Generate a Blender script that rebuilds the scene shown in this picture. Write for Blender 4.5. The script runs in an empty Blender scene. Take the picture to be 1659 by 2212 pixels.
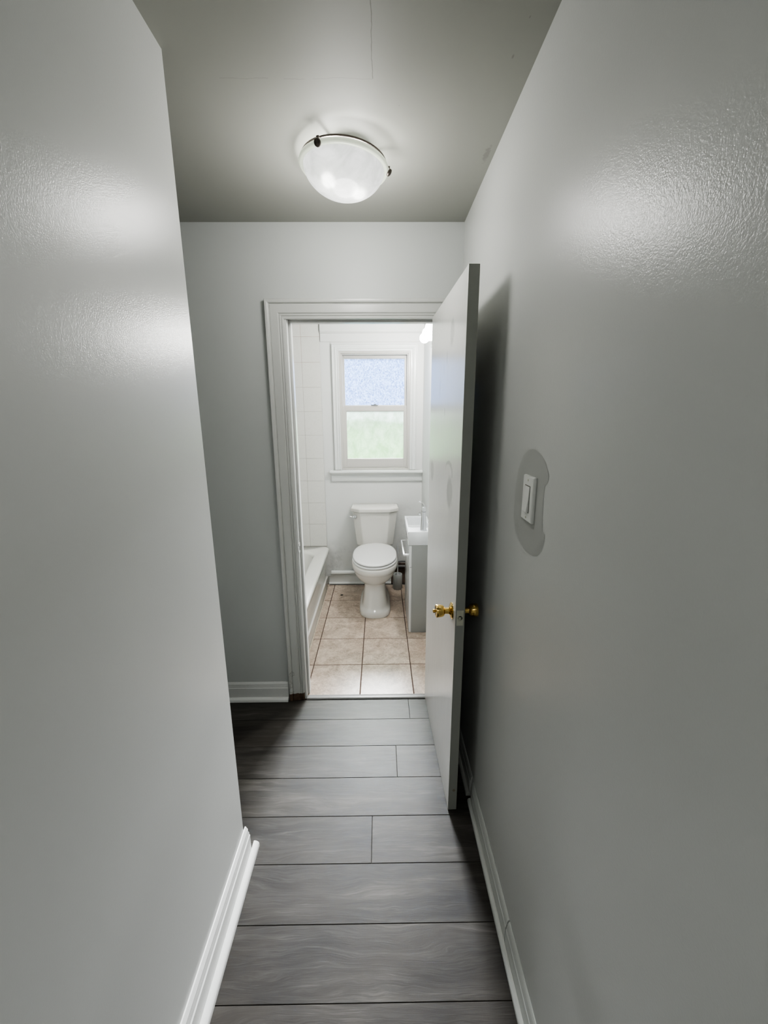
import bpy, bmesh, math, random
from mathutils import Vector, Matrix
random.seed(7)
PI = math.pi
scene = bpy.context.scene
col = scene.collection

# ---------------------------------------------------------------- helpers
def obj(name, bm, mat=None, parent=None, smooth=False, bevel=0.0, seg=2, sub=0, mats=None, autos=35):
    bmesh.ops.recalc_face_normals(bm, faces=bm.faces[:])
    me = bpy.data.meshes.new(name)
    bm.to_mesh(me); bm.free()
    o = bpy.data.objects.new(name, me); col.objects.link(o)
    for m in (mats or [mat]):
        me.materials.append(m)
    if bevel:
        b = o.modifiers.new('bevel', 'BEVEL'); b.width = bevel; b.segments = seg
        b.limit_method = 'ANGLE'; b.angle_limit = math.radians(35)
        b.harden_normals = False
    if sub:
        s = o.modifiers.new('sub', 'SUBSURF'); s.levels = sub; s.render_levels = sub
    if smooth or bevel:
        for p in me.polygons: p.use_smooth = True
        if not smooth or autos:
            me.set_sharp_from_angle(angle=math.radians(autos))
    if parent is not None: o.parent = parent
    return o

def tag(o, label=None, cat=None, group=None, kind=None):
    if label: o['label'] = label
    if cat: o['category'] = cat
    if group: o['group'] = group
    if kind: o['kind'] = kind
    return o

def struct(o, label=None, cat=None):
    return tag(o, label, cat, None, 'structure')

def empty(name, loc=(0, 0, 0), rz=0):
    o = bpy.data.objects.new(name, None); col.objects.link(o)
    o.location = loc; o.rotation_euler = (0, 0, rz); o.empty_display_size = .05
    return o

def box(bm, x0, x1, y0, y1, z0, z1, mi=0):
    v = [bm.verts.new(p) for p in ((x0,y0,z0),(x1,y0,z0),(x1,y1,z0),(x0,y1,z0),(x0,y0,z1),(x1,y0,z1),(x1,y1,z1),(x0,y1,z1))]
    fs = []
    for q in ((0,3,2,1),(4,5,6,7),(0,1,5,4),(1,2,6,5),(2,3,7,6),(3,0,4,7)):
        f = bm.faces.new([v[i] for i in q]); f.material_index = mi; fs.append(f)
    return fs

def B(*a):
    bm = bmesh.new(); box(bm, *a); return bm

def loft(bm, rings, cap0=True, cap1=True, closed=True):
    vr = [[bm.verts.new(p) for p in r] for r in rings]
    n = len(vr[0])
    for a, b in zip(vr, vr[1:]):
        for i in range(n if closed else n - 1):
            j = (i + 1) % n
            bm.faces.new((a[i], a[j], b[j], b[i]))
    if cap0: bm.faces.new(vr[0][::-1])
    if cap1: bm.faces.new(vr[-1])
    return vr

def lathe(bm, prof, c=(0,0,0), axis='Z', n=32, cap=True):
    rings = []
    for r, h in prof:
        ring = []
        for i in range(n):
            a = 2*PI*i/n
            p = (r*math.cos(a), r*math.sin(a), h)
            if axis == 'X': p = (h, r*math.cos(a), r*math.sin(a))
            if axis == 'Y': p = (r*math.cos(a), h, r*math.sin(a))
            ring.append((c[0]+p[0], c[1]+p[1], c[2]+p[2]))
        rings.append(ring)
    loft(bm, rings, cap, cap)

def tube(bm, pts, rad, n=12, flat=1.0):
    pts = [Vector(p) for p in pts]
    if not isinstance(rad, (list, tuple)): rad = [rad]*len(pts)
    rings = []
    up = Vector((0, 0, 1))
    for i, p in enumerate(pts):
        t = (pts[min(i+1, len(pts)-1)] - pts[max(i-1, 0)]).normalized()
        u = up if abs(t.dot(up)) < .95 else Vector((0, 1, 0))
        a = t.cross(u).normalized(); b = t.cross(a).normalized()
        rings.append([p + a*rad[i]*math.cos(2*PI*k/n) + b*rad[i]*flat*math.sin(2*PI*k/n) for k in range(n)])
    loft(bm, rings)

def prism_x(bm, prof, x0, x1):   # prof: (y,z)
    loft(bm, [[(x0, y, z) for y, z in prof], [(x1, y, z) for y, z in prof]])
def prism_y(bm, prof, y0, y1):   # prof: (x,z)
    loft(bm, [[(x, y0, z) for x, z in prof], [(x, y1, z) for x, z in prof]])

def rrect(x0, x1, y0, y1, r, z, n=6, rs=None):
    out = []
    rs = rs or (r, r, r, r)
    for (cx, cy, a0, rr) in ((x1, y1, 0, rs[0]), (x0, y1, PI/2, rs[1]), (x0, y0, PI, rs[2]), (x1, y0, 1.5*PI, rs[3])):
        sx = -1 if cx == x1 else 1; sy = -1 if cy == y1 else 1
        for i in range(n+1):
            a = a0 + PI/2*i/n
            out.append((cx + sx*rr + rr*math.cos(a), cy + sy*rr + rr*math.sin(a), z))
    return out

def egg(cx, yf, yb, hw, z, n=48, k=.45, pf=2.0, pb=2.6):
    yc = yf + (yb-yf)*k
    out = []
    for i in range(n):
        a = 2*PI*i/n
        c, s = math.cos(a), math.sin(a)
        p = pf if s < 0 else pb
        x = hw*abs(c)**(2/p)*(1 if c >= 0 else -1)
        yy = abs(s)**(2/p)
        y = yc - (yc-yf)*yy if s < 0 else yc + (yb-yc)*yy
        out.append((cx+x, y, z))
    return out

# ---------------------------------------------------------------- materials
class NT:
    def __init__(s, name):
        s.m = bpy.data.materials.new(name); s.m.use_nodes = True
        s.t = s.m.node_tree; s.t.nodes.clear()
        s.out = s.t.nodes.new('ShaderNodeOutputMaterial')
    def n(s, typ, **kw):
        nd = s.t.nodes.new(typ)
        for k, v in kw.items(): setattr(nd, k, v)
        return nd
    def l(s, a, b): s.t.links.new(a, b)
    def setv(s, sock, v):
        if isinstance(v, bpy.types.NodeSocket): s.l(v, sock)
        else: sock.default_value = v
    def math(s, op, a, b=0.0, c=None, clamp=False):
        nd = s.n('ShaderNodeMath', operation=op); nd.use_clamp = clamp
        s.setv(nd.inputs[0], a); s.setv(nd.inputs[1], b)
        if c is not None: s.setv(nd.inputs[2], c)
        return nd.outputs[0]
    def pos(s):
        return s.n('ShaderNodeNewGeometry').outputs['Position']
    def objc(s):
        return s.n('ShaderNodeTexCoord').outputs['Object']
    def sep(s, v):
        nd = s.n('ShaderNodeSeparateXYZ'); s.l(v, nd.inputs[0]); return nd.outputs
    def comb(s, x, y, z):
        nd = s.n('ShaderNodeCombineXYZ')
        for i, v in enumerate((x, y, z)): s.setv(nd.inputs[i], v)
        return nd.outputs[0]
    def noise(s, v, scale, detail=3, rough=.5, dist=0.0, out='Fac'):
        nd = s.n('ShaderNodeTexNoise'); s.l(v, nd.inputs['Vector'])
        nd.inputs['Scale'].default_value = scale; nd.inputs['Detail'].default_value = detail
        nd.inputs['Roughness'].default_value = rough; nd.inputs['Distortion'].default_value = dist
        return nd.outputs[out]
    def scale(s, v, sc):
        nd = s.n('ShaderNodeMapping'); s.l(v, nd.inputs[0]); nd.inputs['Scale'].default_value = sc
        return nd.outputs[0]
    def ramp(s, f, stops):
        nd = s.n('ShaderNodeValToRGB'); s.setv(nd.inputs[0], f)
        e = nd.color_ramp.elements
        while len(e) < len(stops): e.new(.5)
        for i, (p, c) in enumerate(stops):
            e[i].position = p
            e[i].color = (*c, 1) if isinstance(c, tuple) else (c, c, c, 1)
        return nd.outputs[0]
    def mix(s, f, a, b):
        nd = s.n('ShaderNodeMix', data_type='RGBA')
        s.setv(nd.inputs[0], f)
        for i, v in ((6, a), (7, b)):
            if isinstance(v, tuple): v = (*v, 1)
            s.setv(nd.inputs[i], v)
        return nd.outputs[2]
    def bump(s, h, strength, dist=.001, normal=None):
        nd = s.n('ShaderNodeBump'); s.l(h, nd.inputs['Height'])
        nd.inputs['Strength'].default_value = strength; nd.inputs['Distance'].default_value = dist
        if normal: s.l(normal, nd.inputs['Normal'])
        return nd.outputs[0]
    def ell(s, a, b, ca, cb, ra, rb, soft=.25, nz=None, nzs=0.0):
        """1 inside an ellipse in two coordinates, feathered"""
        d = s.math('SQRT', s.math('ADD', s.math('POWER', s.math('DIVIDE', s.math('SUBTRACT', a, ca), ra), 2.0),
                                  s.math('POWER', s.math('DIVIDE', s.math('SUBTRACT', b, cb), rb), 2.0)))
        if nz is not None: d = s.math('ADD', d, s.math('MULTIPLY', s.math('SUBTRACT', nz, .5), nzs))
        mr = s.n('ShaderNodeMapRange'); s.l(d, mr.inputs[0])
        mr.inputs[1].default_value = 1-soft; mr.inputs[2].default_value = 1+soft*.2
        mr.inputs[3].default_value = 1; mr.inputs[4].default_value = 0
        return mr.outputs[0]
    def pbsdf(s, color, rough=.5, metal=0.0, spec=.5, normal=None, coat=0.0, coatr=.1):
        p = s.n('ShaderNodeBsdfPrincipled')
        if isinstance(color, tuple): color = (*color, 1)
        s.setv(p.inputs['Base Color'], color); s.setv(p.inputs['Roughness'], rough)
        s.setv(p.inputs['Metallic'], metal); p.inputs['Specular IOR Level'].default_value = spec
        if coat: p.inputs['Coat Weight'].default_value = coat; p.inputs['Coat Roughness'].default_value = coatr
        if normal: s.l(normal, p.inputs['Normal'])
        s.l(p.outputs[0], s.out.inputs[0])
        return p

def simple(name, color, rough=.5, metal=0.0, spec=.5, coat=0.0, var=.04, vs=12, bump=0.0, bs=60):
    t = NT(name); P = t.pos()
    nz = t.noise(P, vs, 4)
    c = t.mix(nz, tuple(max(0, x*(1-var)) for x in color), tuple(min(1, x*(1+var)) for x in color))
    nrm = t.bump(t.noise(P, bs, 3), bump) if bump else None
    t.pbsdf(c, rough, metal, spec, nrm, coat)
    return t.m

def paint_wall(name, color, rough=.3, bumpk=.35, spec=.5, lumps=.25, extra=None):
    t = NT(name); P = t.pos()
    big = t.noise(P, 2.2, 2, .6)
    c = t.mix(big, tuple(x*.965 for x in color), tuple(min(1, x*1.02) for x in color))
    fine = t.noise(P, 380, 1, .5)
    mid = t.noise(P, 150, 2, .6)
    h = t.math('ADD', fine, t.math('MULTIPLY', mid, .55))
    n1 = t.bump(h, bumpk*1.6, .0007)
    if extra: c = extra(t, P, c)
    p = t.pbsdf(c, .6, 0, .1)
    p.inputs['Coat Weight'].default_value = min(1, spec*1.5); p.inputs['Coat Roughness'].default_value = rough
    t.l(n1, p.inputs['Coat Normal'])
    return t.m

WALL = (.60, .612, .592)
def right_marks(t, P, c):
    x, y, z = t.sep(P)
    nz = t.noise(P, 25, 3)
    # a few small chips and scuffs along the wall
    for cy, cz, ra, rb in ((.60, 1.62, .004, .006), (.86, 1.13, .005, .003), (.52, 1.30, .003, .004)):
        m = t.ell(y, z, cy, cz, ra, rb, .3, nz, .8)
        c = t.mix(t.math('MULTIPLY', m, .5), c, (.35, .36, .34))
    return c
M_wall_r = paint_wall('wall_paint_right', WALL, .27, .36, .5, .10)
M_wall_l = paint_wall('wall_paint_left', (.61, .622, .605), .27, .28, .5, .10)
M_wall_b = paint_wall('wall_paint_back', (.57, .59, .575), .42, .25, .35)
M_patch = paint_wall('old_paint', (.455, .465, .445), .45, .3, .3)

def ceil_marks(t, P, c):
    x, y, z = t.sep(P)
    wob = t.math('MULTIPLY', t.math('SUBTRACT', t.noise(P, 14, 4), .5), .022)
    # crack running along y at x=-.012 up to y 1.268
    d = t.math('ABSOLUTE', t.math('SUBTRACT', t.math('ADD', x, wob), -.013))
    l1 = t.math('MULTIPLY', t.math('LESS_THAN', d, .0011), t.math('LESS_THAN', y, 1.268))
    d2 = t.math('ABSOLUTE', t.math('SUBTRACT', t.math('ADD', y, wob), 1.268))
    l2 = t.math('MULTIPLY', t.math('LESS_THAN', d2, .0008), t.math('MULTIPLY', t.math('LESS_THAN', x, -.013), t.math('GREATER_THAN', x, -.40)))
    br = t.math('GREATER_THAN', t.noise(P, 22, 3), .44)
    l2 = t.math('MULTIPLY', l2, br)
    c = t.mix(t.math('MULTIPLY', l1, .6), c, (.12, .12, .11))
    c = t.mix(t.math('MULTIPLY', l2, .35), c, (.15, .15, .14))
    nz = t.noise(P, 90, 4, .7)
    for cx, cy, ra, rb, k in ((.358, 1.575, .010, .045, .55), (.325, 1.20, .003, .007, .6), (.33, 1.10, .002, .004, .5), (.06, 1.36, .002, .002, .6)):
        m = t.ell(x, y, cx, cy, ra, rb, .5, nz, 2.2 if ra > .005 else .4)
        c = t.mix(t.math('MULTIPLY', m, k), c, (.20, .20, .18))
    return c
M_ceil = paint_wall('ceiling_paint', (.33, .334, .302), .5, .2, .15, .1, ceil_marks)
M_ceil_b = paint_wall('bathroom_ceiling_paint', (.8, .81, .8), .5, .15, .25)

def grime(t, P, c):
    x, y, z = t.sep(P)
    nz = t.noise(P, 9, 5, .75)
    low = t.n('ShaderNodeMapRange'); t.l(z, low.inputs[0])
    low.inputs[1].default_value = .12; low.inputs[2].default_value = .42
    low.inputs[3].default_value = 1; low.inputs[4].default_value = 0
    side = t.math('ADD', t.ell(x, z, -.46, .22, .30, .22, .8), t.ell(x, z, .25, .42, .22, .42, .9), clamp=True)
    f = t.math('MULTIPLY', side, t.ramp(nz, [(.45, 0.0), (.75, 1.0)]))
    c = t.mix(t.math('MULTIPLY', f, .55), c, (.33, .34, .33))
    spots = t.math('GREATER_THAN', t.noise(P, 60, 3, .6), .68)
    f2 = t.math('MULTIPLY', spots, t.ell(x, z, -.42, .24, .12, .14, .8))
    return t.mix(t.math('MULTIPLY', f2, .55), c, (.22, .2, .17))
M_bath = paint_wall('bathroom_wall_paint', (.79, .80, .78), .4, .2, .35, .2, grime)
M_bathtrim = simple('bathroom_gloss_trim', (.82, .84, .82), .3, 0, .5, .2, .03)
M_trim = simple('trim_gloss_paint', (.70, .71, .69), .28, 0, .5, .2, .05, 9, .25, 40)

# chipped casing : gloss paint worn to brown wood near the floor
def mk_casing():
    t = NT('casing_paint'); P = t.pos(); x, y, z = t.sep(P)
    nz = t.noise(P, 26, 5, .7)
    nz2 = t.noise(P, 8, 4, .6)
    base = t.mix(t.noise(P, 7, 4), (.56, .57, .55), (.63, .64, .61))
    low = t.math('SUBTRACT', .047, z)
    hot = t.math('GREATER_THAN', t.math('ADD', t.math('MULTIPLY', low, 26.0), t.math('SUBTRACT', nz, .5)), 0.02)
    wood = t.mix(t.noise(P, 70, 3), (.045, .026, .016), (.17, .11, .07))
    gray = t.math('MULTIPLY', t.math('GREATER_THAN', t.math('SUBTRACT', nz2, t.math('MULTIPLY', z, 1.6)), .37), .35)
    crack = t.math('LESS_THAN', t.math('ABSOLUTE', t.math('SUBTRACT', t.math('SUBTRACT', nz2, t.math('MULTIPLY', z, 1.6)), .37)), .012)
    inc = t.math('GREATER_THAN', x, -.56)
    c = t.mix(t.math('MULTIPLY', gray, inc), base, (.45, .46, .43))
    c = t.mix(t.math('MULTIPLY', t.math('MULTIPLY', crack, inc), .25), c, (.1, .08, .06))
    c = t.mix(t.math('MULTIPLY', hot, inc), c, wood)
    h = t.math('ADD', t.math('MULTIPLY', hot, -1.0), t.math('MULTIPLY', t.noise(P, 50, 3), .15))
    t.pbsdf(c, t.math('ADD', .3, t.math('MULTIPLY', hot, .5)), 0, .5, t.bump(h, .5, .002))
    return t.m
M_casing = mk_casing()

def mk_baseb(name, col0, dirt=.5, chip=.55):
    t = NT(name); P = t.pos(); x, y, z = t.sep(P)
    nz = t.noise(P, 30, 5, .7)
    c = t.mix(t.noise(P, 6, 4), tuple(v*.92 for v in col0), col0)
    edge = t.math('GREATER_THAN', t.noise(t.scale(P, (1, 1, 3)), 22, 5, .75), .68)
    c = t.mix(t.math('MULTIPLY', edge, chip), c, (.36, .36, .33))
    t.pbsdf(c, .3, 0, .5, t.bump(nz, .5, .0015))
    return t.m
M_base = mk_baseb('baseboard_paint', (.72, .73, .71))
M_basel = mk_baseb('baseboard_paint_bright', (.88, .89, .87), chip=.12)
M_baser = mk_baseb('baseboard_paint_right', (.62, .64, .61), chip=.15)

def mk_door():
    t = NT('door_paint'); P = t.pos(); x, y, z = t.sep(P)
    big = t.noise(P, 3, 4)
    c = t.mix(big, (.72, .72, .69), (.79, .79, .76))
    st = t.noise(t.scale(P, (8, 26, 1.6)), 4, 5, .7, .3)
    nz = t.noise(t.scale(P, (1, 2.5, .6)), 20, 4, .6)
    for cy, cz, ra, rb, k, ns in ((1.575, 1.875, .038, .05, .35, .9), (1.965, 1.33, .05, .055, .4, .9), (1.535, 1.30, .055, .070, .55, .9),
                              (1.66, 1.80, .006, .03, .35, .8), (1.80, 1.70, .006, .05, .3, .8), (1.72, 1.76, .004, .025, .3, .5), (1.68, 1.60, .005, .02, .5, .6)):
        m = t.ell(y, z, cy, cz, ra, rb, .3, nz, ns)
        c = t.mix(t.math('MULTIPLY', m, min(1, k*1.9)), c, (.40, .40, .385))
    # ring shaped rubbed mark
    d1 = t.ell(y, z, 1.56, 1.37, .075, .05, .12, nz, .3); d2 = t.ell(y, z, 1.57, 1.362, .066, .042, .12, nz, .3)
    ring = t.math('MULTIPLY', t.math('SUBTRACT', d1, d2, clamp=True), t.math('GREATER_THAN', z, 1.36))
    c = t.mix(t.math('MULTIPLY', ring, .8), c, (.45, .45, .43))
    bz = t.ell(y, z, 1.72, 1.72, .42, .26, .5)
    sm = t.math('MULTIPLY', t.math('GREATER_THAN', st, .64), bz)
    c = t.mix(t.math('MULTIPLY', sm, .5), c, (.5, .5, .5))
    n1 = t.bump(st, .28, .002)
    n2 = t.bump(t.noise(P, 150, 3), .12, .001, n1)
    t.pbsdf(c, t.math('ADD', .17, t.math('MULTIPLY', st, .14)), 0, .55, n2)
    return t.m
M_door = mk_door()
M_doore = simple('door_edge_shade', (.33, .34, .31), .5, 0, .3, 0, .08, 9, .2)  # free edge of the white door, its shade mixed into the base colour

# laminate planks : grain along x, each plank with its own random value
def mk_lam():
    t = NT('grey_laminate'); P = t.pos(); x, y, z = t.sep(P)
    at = t.n('ShaderNodeAttribute', attribute_name='rnd')
    r = t.sep(at.outputs['Vector'])[0]
    xs = t.math('ADD', x, t.math('MULTIPLY', r, 37.0))
    ys = t.math('ADD', y, t.math('MULTIPLY', r, 11.0))
    V = t.comb(xs, ys, z)
    warp = t.noise(t.scale(V, (1.4, 5, 1)), 2.2, 3, .5)
    V2 = t.comb(xs, t.math('ADD', ys, t.math('MULTIPLY', warp, .07)), z)
    g1 = t.noise(t.scale(V2, (1.2, 16, 1)), 3.0, 6, .62, .4)
    g2 = t.noise(t.scale(V2, (2.2, 85, 1)), 4.0, 4, .7)
    g3 = t.noise(t.scale(V2, (1.0, 4, 1)), 2.4, 3, .5)
    kn = t.n('ShaderNodeTexVoronoi'); t.l(t.scale(V, (1.6, 5.2, 1)), kn.inputs['Vector']); kn.inputs['Scale'].default_value = 2.1
    knot = t.math('MULTIPLY', t.ramp(kn.outputs['Distance'], [(.02, 1.0), (.10, 0.0)]), .55)
    f = t.math('ADD', t.math('ADD', t.math('MULTIPLY', g1, .55), t.math('MULTIPLY', g2, .45)), t.math('MULTIPLY', g3, .50))
    f = t.math('ADD', f, t.math('MULTIPLY', t.math('SUBTRACT', r, .5), .08))
    c = t.ramp(f, [(.57, (.005, .0048, .0046)), (.69, (.018, .0174, .0168)), (.80, (.037, .0357, .034)), (.95, (.10, .095, .088))])
    c = t.mix(knot, c, (.055, .055, .055))
    warm = t.noise(t.scale(V, (1, 3, 1)), 3, 2)
    c = t.mix(t.math('MULTIPLY', warm, .28), c, (.20, .175, .145))
    rg = t.math('ADD', .40, t.math('MULTIPLY', g2, .2))
    t.pbsdf(c, rg, 0, .24, t.bump(t.math('ADD', g2, g1), .25, .0008))
    return t.m
M_lam = mk_lam()
M_gap = simple('floor_gap_dark', (.03, .029, .028), .8)

def mk_tile():
    t = NT('beige_floor_tile'); P = t.pos()
    at = t.n('ShaderNodeAttribute', attribute_name='rnd'); r = t.sep(at.outputs['Vector'])[0]
    x, y, z = t.sep(P)
    V = t.comb(t.math('ADD', x, t.math('MULTIPLY', r, 9.0)), t.math('ADD', y, t.math('MULTIPLY', r, 5.0)), z)
    a = t.noise(V, 7, 5, .65, 1.2); b = t.noise(V, 42, 5, .7, .8); v = t.noise(V, 11, 6, .7, 3.2)
    c = t.ramp(t.math('ADD', t.math('MULTIPLY', a, .6), t.math('MULTIPLY', b, .4)), [(.38, (.36, .275, .21)), (.5, (.53, .42, .335)), (.62, (.72, .61, .51))])
    vein = t.math('LESS_THAN', t.math('ABSOLUTE', t.math('SUBTRACT', v, .52)), .012)
    c = t.mix(t.math('MULTIPLY', vein, .6), c, (.85, .76, .66))
    c = t.mix(t.math('MULTIPLY', r, .12), c, (.45, .36, .29))
    t.pbsdf(c, .32, 0, .5, t.bump(b, .3, .001))
    return t.m
M_tile = mk_tile()
M_grout = simple('brown_floor_grout', (.10, .065, .05), .9)
M_caulk = simple('old_caulk', (.72, .66, .55), .6, 0, .4, 0, .2, 40, .5)

def mk_wtile():
    t = NT('marbled_wall_tile'); P = t.pos()
    a = t.noise(P, 9, 5, .65, 2.5)
    v = t.math('LESS_THAN', t.math('ABSOLUTE', t.math('SUBTRACT', a, .5)), .016)
    c = t.mix(t.noise(P, 4, 3), (.74, .735, .69), (.79, .785, .74))
    c = t.mix(t.math('MULTIPLY', v, .3), c, (.66, .65, .60))
    t.pbsdf(c, .16, 0, .5, t.bump(t.noise(P, 6, 3), .05, .004))
    return t.m
M_wtile = mk_wtile()
def mk_wgrout():
    t = NT('wall_tile_grout'); P = t.pos(); x, y, z = t.sep(P)
    f = t.ramp(t.math('DIVIDE', z, 2.4), [(.70, (.46, .44, .40)), (.88, (.46, .30, .26))])
    t.pbsdf(f, .8)
    return t.m
M_wgrout = mk_wgrout()

M_ceramic = simple('white_ceramic', (.82, .80, .75), .12, 0, .55, .4, .015)
M_seat = simple('white_seat_plastic', (.87, .87, .86), .2, 0, .5, 0, .01)
M_basin = simple('white_basin_ceramic', (.86, .88, .89), .08, 0, .6, .5, .01)
M_tub = simple('enamel_tub', (.84, .835, .79), .13, 0, .55, .4, .02, 6)
M_skirt = M_tub
M_chrome = simple('chrome', (.66, .67, .69), .06, 1, .5, 0, .02)
M_brass = simple('polished_brass', (.72, .50, .17), .13, 1, .5, 0, .08, 50)
M_steel = simple('worn_latch_steel', (.62, .62, .52), .42, .25, .5, 0, .15, 60)
M_pewter = simple('dark_pewter', (.10, .085, .075), .35, .8, .5)
M_vanity = simple('white_cabinet_lacquer', (.80, .81, .80), .22, 0, .5, .2, .01)
M_vanside = simple('shaded_cabinet_side', (.36, .37, .355), .4, 0, .4, 0, .02)  # side panels of the white cabinet, their shade put into a darker grey
M_dark = simple('black_rubber', (.015, .015, .015), .6)
M_holder = simple('grey_plastic_holder', (.60, .62, .61), .35, 0, .5)
M_brush = simple('pale_grey_plastic', (.62, .63, .64), .3)
M_bristle = simple('bristles', (.8, .8, .8), .9)
M_switch = simple('white_switch_plastic', (.78, .79, .76), .3, 0, .5)
M_thresh = simple('grey_threshold_laminate', (.24, .235, .23), .35, 0, .5, 0, .12, 30, .2)
M_white = simple('white_vinyl_sash', (.58, .565, .53), .35, 0, .5, 0, .02)
M_whitew = M_bathtrim
M_lawn = simple('lawn', (.16, .30, .07), .9, 0, .2, 0, .4, 3)
M_hedge = simple('hedge_leaves', (.14, .30, .06), .8, 0, .2, 0, .5, 4)
M_siding = simple('pale_blue_siding', (.42, .50, .62), .8, 0, .2, 0, .1, 2)

def emis(name, color, strength):
    t = NT(name); e = t.n('ShaderNodeEmission'); e.inputs[0].default_value = (*color, 1); e.inputs[1].default_value = strength
    tp = t.n('ShaderNodeBsdfTransparent'); a = t.n('ShaderNodeAddShader')
    t.l(e.outputs[0], a.inputs[0]); t.l(tp.outputs[0], a.inputs[1]); t.l(a.outputs[0], t.out.inputs[0])
    t.m.cycles.emission_sampling = 'NONE'
    return t.m
M_bulb = emis('warm_white_bulb', (1, .985, .95), 12)
M_bulbin = emis('bulb_in_fixture', (1, 1, .97), 3)

def mk_glassbowl():
    t = NT('frosted_alabaster_glass'); P = t.pos()
    sw = t.noise(P, 11, 4, .55, 2.0)
    c = t.ramp(sw, [(.32, (.70, .72, .69)), (.62, (1, 1, .99))])
    r = t.n('ShaderNodeBsdfRefraction'); r.inputs['Roughness'].default_value = .62; r.inputs['IOR'].default_value = 1.3
    t.l(c, r.inputs[0])
    e = t.n('ShaderNodeEmission'); t.l(c, e.inputs[0]); e.inputs[1].default_value = .70
    g = t.n('ShaderNodeBsdfGlossy'); g.inputs['Roughness'].default_value = .12; g.inputs[0].default_value = (1, 1, 1, 1)
    tr = t.n('ShaderNodeBsdfTranslucent'); tr.inputs[0].default_value = (.8, .82, .78, 1)
    tp = t.n('ShaderNodeBsdfTransparent'); t.l(c, tp.inputs[0])
    mk = t.n('ShaderNodeBsdfDiffuse'); mk.inputs[0].default_value = (.04, .04, .04, 1)
    def mx(f, a, b):
        n_ = t.n('ShaderNodeMixShader'); n_.inputs[0].default_value = f; t.l(a.outputs[0], n_.inputs[1]); t.l(b.outputs[0], n_.inputs[2]); return n_
    m = mx(.03, mk, r)
    m = mx(.035, m, tr)
    m = mx(.025, m, g)
    a = t.n('ShaderNodeAddShader'); t.l(m.outputs[0], a.inputs[0]); t.l(e.outputs[0], a.inputs[1])
    t.l(a.outputs[0], t.out.inputs[0]); t.m.cycles.emission_sampling = 'NONE'; return t.m
M_bowl = mk_glassbowl()
def mk_rimglass():
    t = NT('greenish_glass_rim'); P = t.pos()
    p = t.pbsdf((.62, .66, .55), .25, 0, .5)
    p.inputs['Emission Color'].default_value = (.80, .86, .70, 1); p.inputs['Emission Strength'].default_value = .42; t.m.cycles.emission_sampling = 'NONE'
    return t.m
M_rim = mk_rimglass()

def mk_pane(name, tint, scale, clear, rough, bumpk, e_col):
    t = NT(name); P = t.pos()
    hn = t.noise(t.scale(P, (1.25, 1, .9)), scale, 3, .7, .5)
    pat = t.ramp(hn, [(.36, tint[0]), (.66, tint[1])])
    nrm = t.bump(hn, bumpk, .004)
    gl = t.n('ShaderNodeBsdfRefraction'); gl.inputs['Roughness'].default_value = rough; gl.inputs['IOR'].default_value = 1.15
    t.l(pat, gl.inputs[0]); t.l(nrm, gl.inputs['Normal'])
    tr = t.n('ShaderNodeBsdfTransparent'); tr.inputs[0].default_value = (.80, .81, .82, 1)
    tl = t.n('ShaderNodeBsdfTranslucent'); t.l(pat, tl.inputs[0])
    m1 = t.n('ShaderNodeMixShader'); m1.inputs[0].default_value = .03; t.l(gl.outputs[0], m1.inputs[1]); t.l(tl.outputs[0], m1.inputs[2])
    m2 = t.n('ShaderNodeMixShader'); m2.inputs[0].default_value = clear; t.l(m1.outputs[0], m2.inputs[1]); t.l(tr.outputs[0], m2.inputs[2])
    t.l(m2.outputs[0], t.out.inputs[0]); return t.m
M_pane_u = mk_pane('patterned_frosted_glass', ((.07, .14, .38), (.42, .60, 1.0)), 85, .16, .30, .5, None)
M_pane_l = mk_pane('hazy_frosted_glass', ((.33, .46, .34), (.56, .68, .60)), 9, .16, .3, .1, None)

# ---------------------------------------------------------------- key dimensions
XR, XL = .383, -.503
YW, YP = 2.06, 2.17          # door wall, hall face and bathroom face
YB = 3.717                   # bathroom back wall
H = 2.42
YREAR = -1.5
XN = -2.1                    # far left end of the side passage
TX = -1.262                  # bathroom left wall
OX0, OX1, OZ = -.448, .300, 2.045   # rough opening
JX0, JX1, JZ = -.430, .286, 2.027   # inside the jambs
WX0, WX1, WZ0, WZ1 = -.352, .272, 1.105, 2.128  # window opening

# ---------------------------------------------------------------- shell
def shell(name, bm, m, label, cat): return struct(obj(name, bm, m), label, cat)

shell('wall_right', B(XR, XR+.12, YREAR-.12, YP, 0, H), M_wall_r, 'glossy pale grey hallway wall on the right with the switch', 'wall')
bm = B(XL-.13, XL, YREAR-.12, 1.183, 0, H); box(bm, XN, XL-.13, 1.063, 1.183, 0, H)
shell('wall_left', bm, M_wall_l, 'glossy pale grey hallway wall on the left ending in a corner', 'wall')
bm = B(XN, OX0, YW, YP, 0, H); box(bm, OX0, OX1, YW, YP, OZ, H); box(bm, OX1, XR, YW, YP, 0, H)
shell('wall_back', bm, M_wall_b, 'grey hallway end wall around the bathroom doorway', 'wall')
shell('wall_side_passage', B(XN-.12, XN, 1.063, YP, 0, H), M_wall_b, 'far end wall of the side passage behind the left corner', 'wall')
shell('wall_rear', B(XL-.13, XR+.12, YREAR-.12, YREAR, 0, H), M_wall_b, 'hallway wall behind the camera', 'wall')
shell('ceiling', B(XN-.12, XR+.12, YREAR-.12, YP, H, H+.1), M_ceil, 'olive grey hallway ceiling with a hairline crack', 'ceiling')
shell('ceiling_bathroom', B(TX-.12, XR+.12, YP, YB+.2, H, H+.1), M_ceil_b, 'white bathroom ceiling', 'ceiling')
shell('wall_bathroom_left', B(TX-.12, TX, YP, YB+.2, 0, H), M_wtile, 'bathroom wall beyond the bathtub', 'wall')
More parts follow.
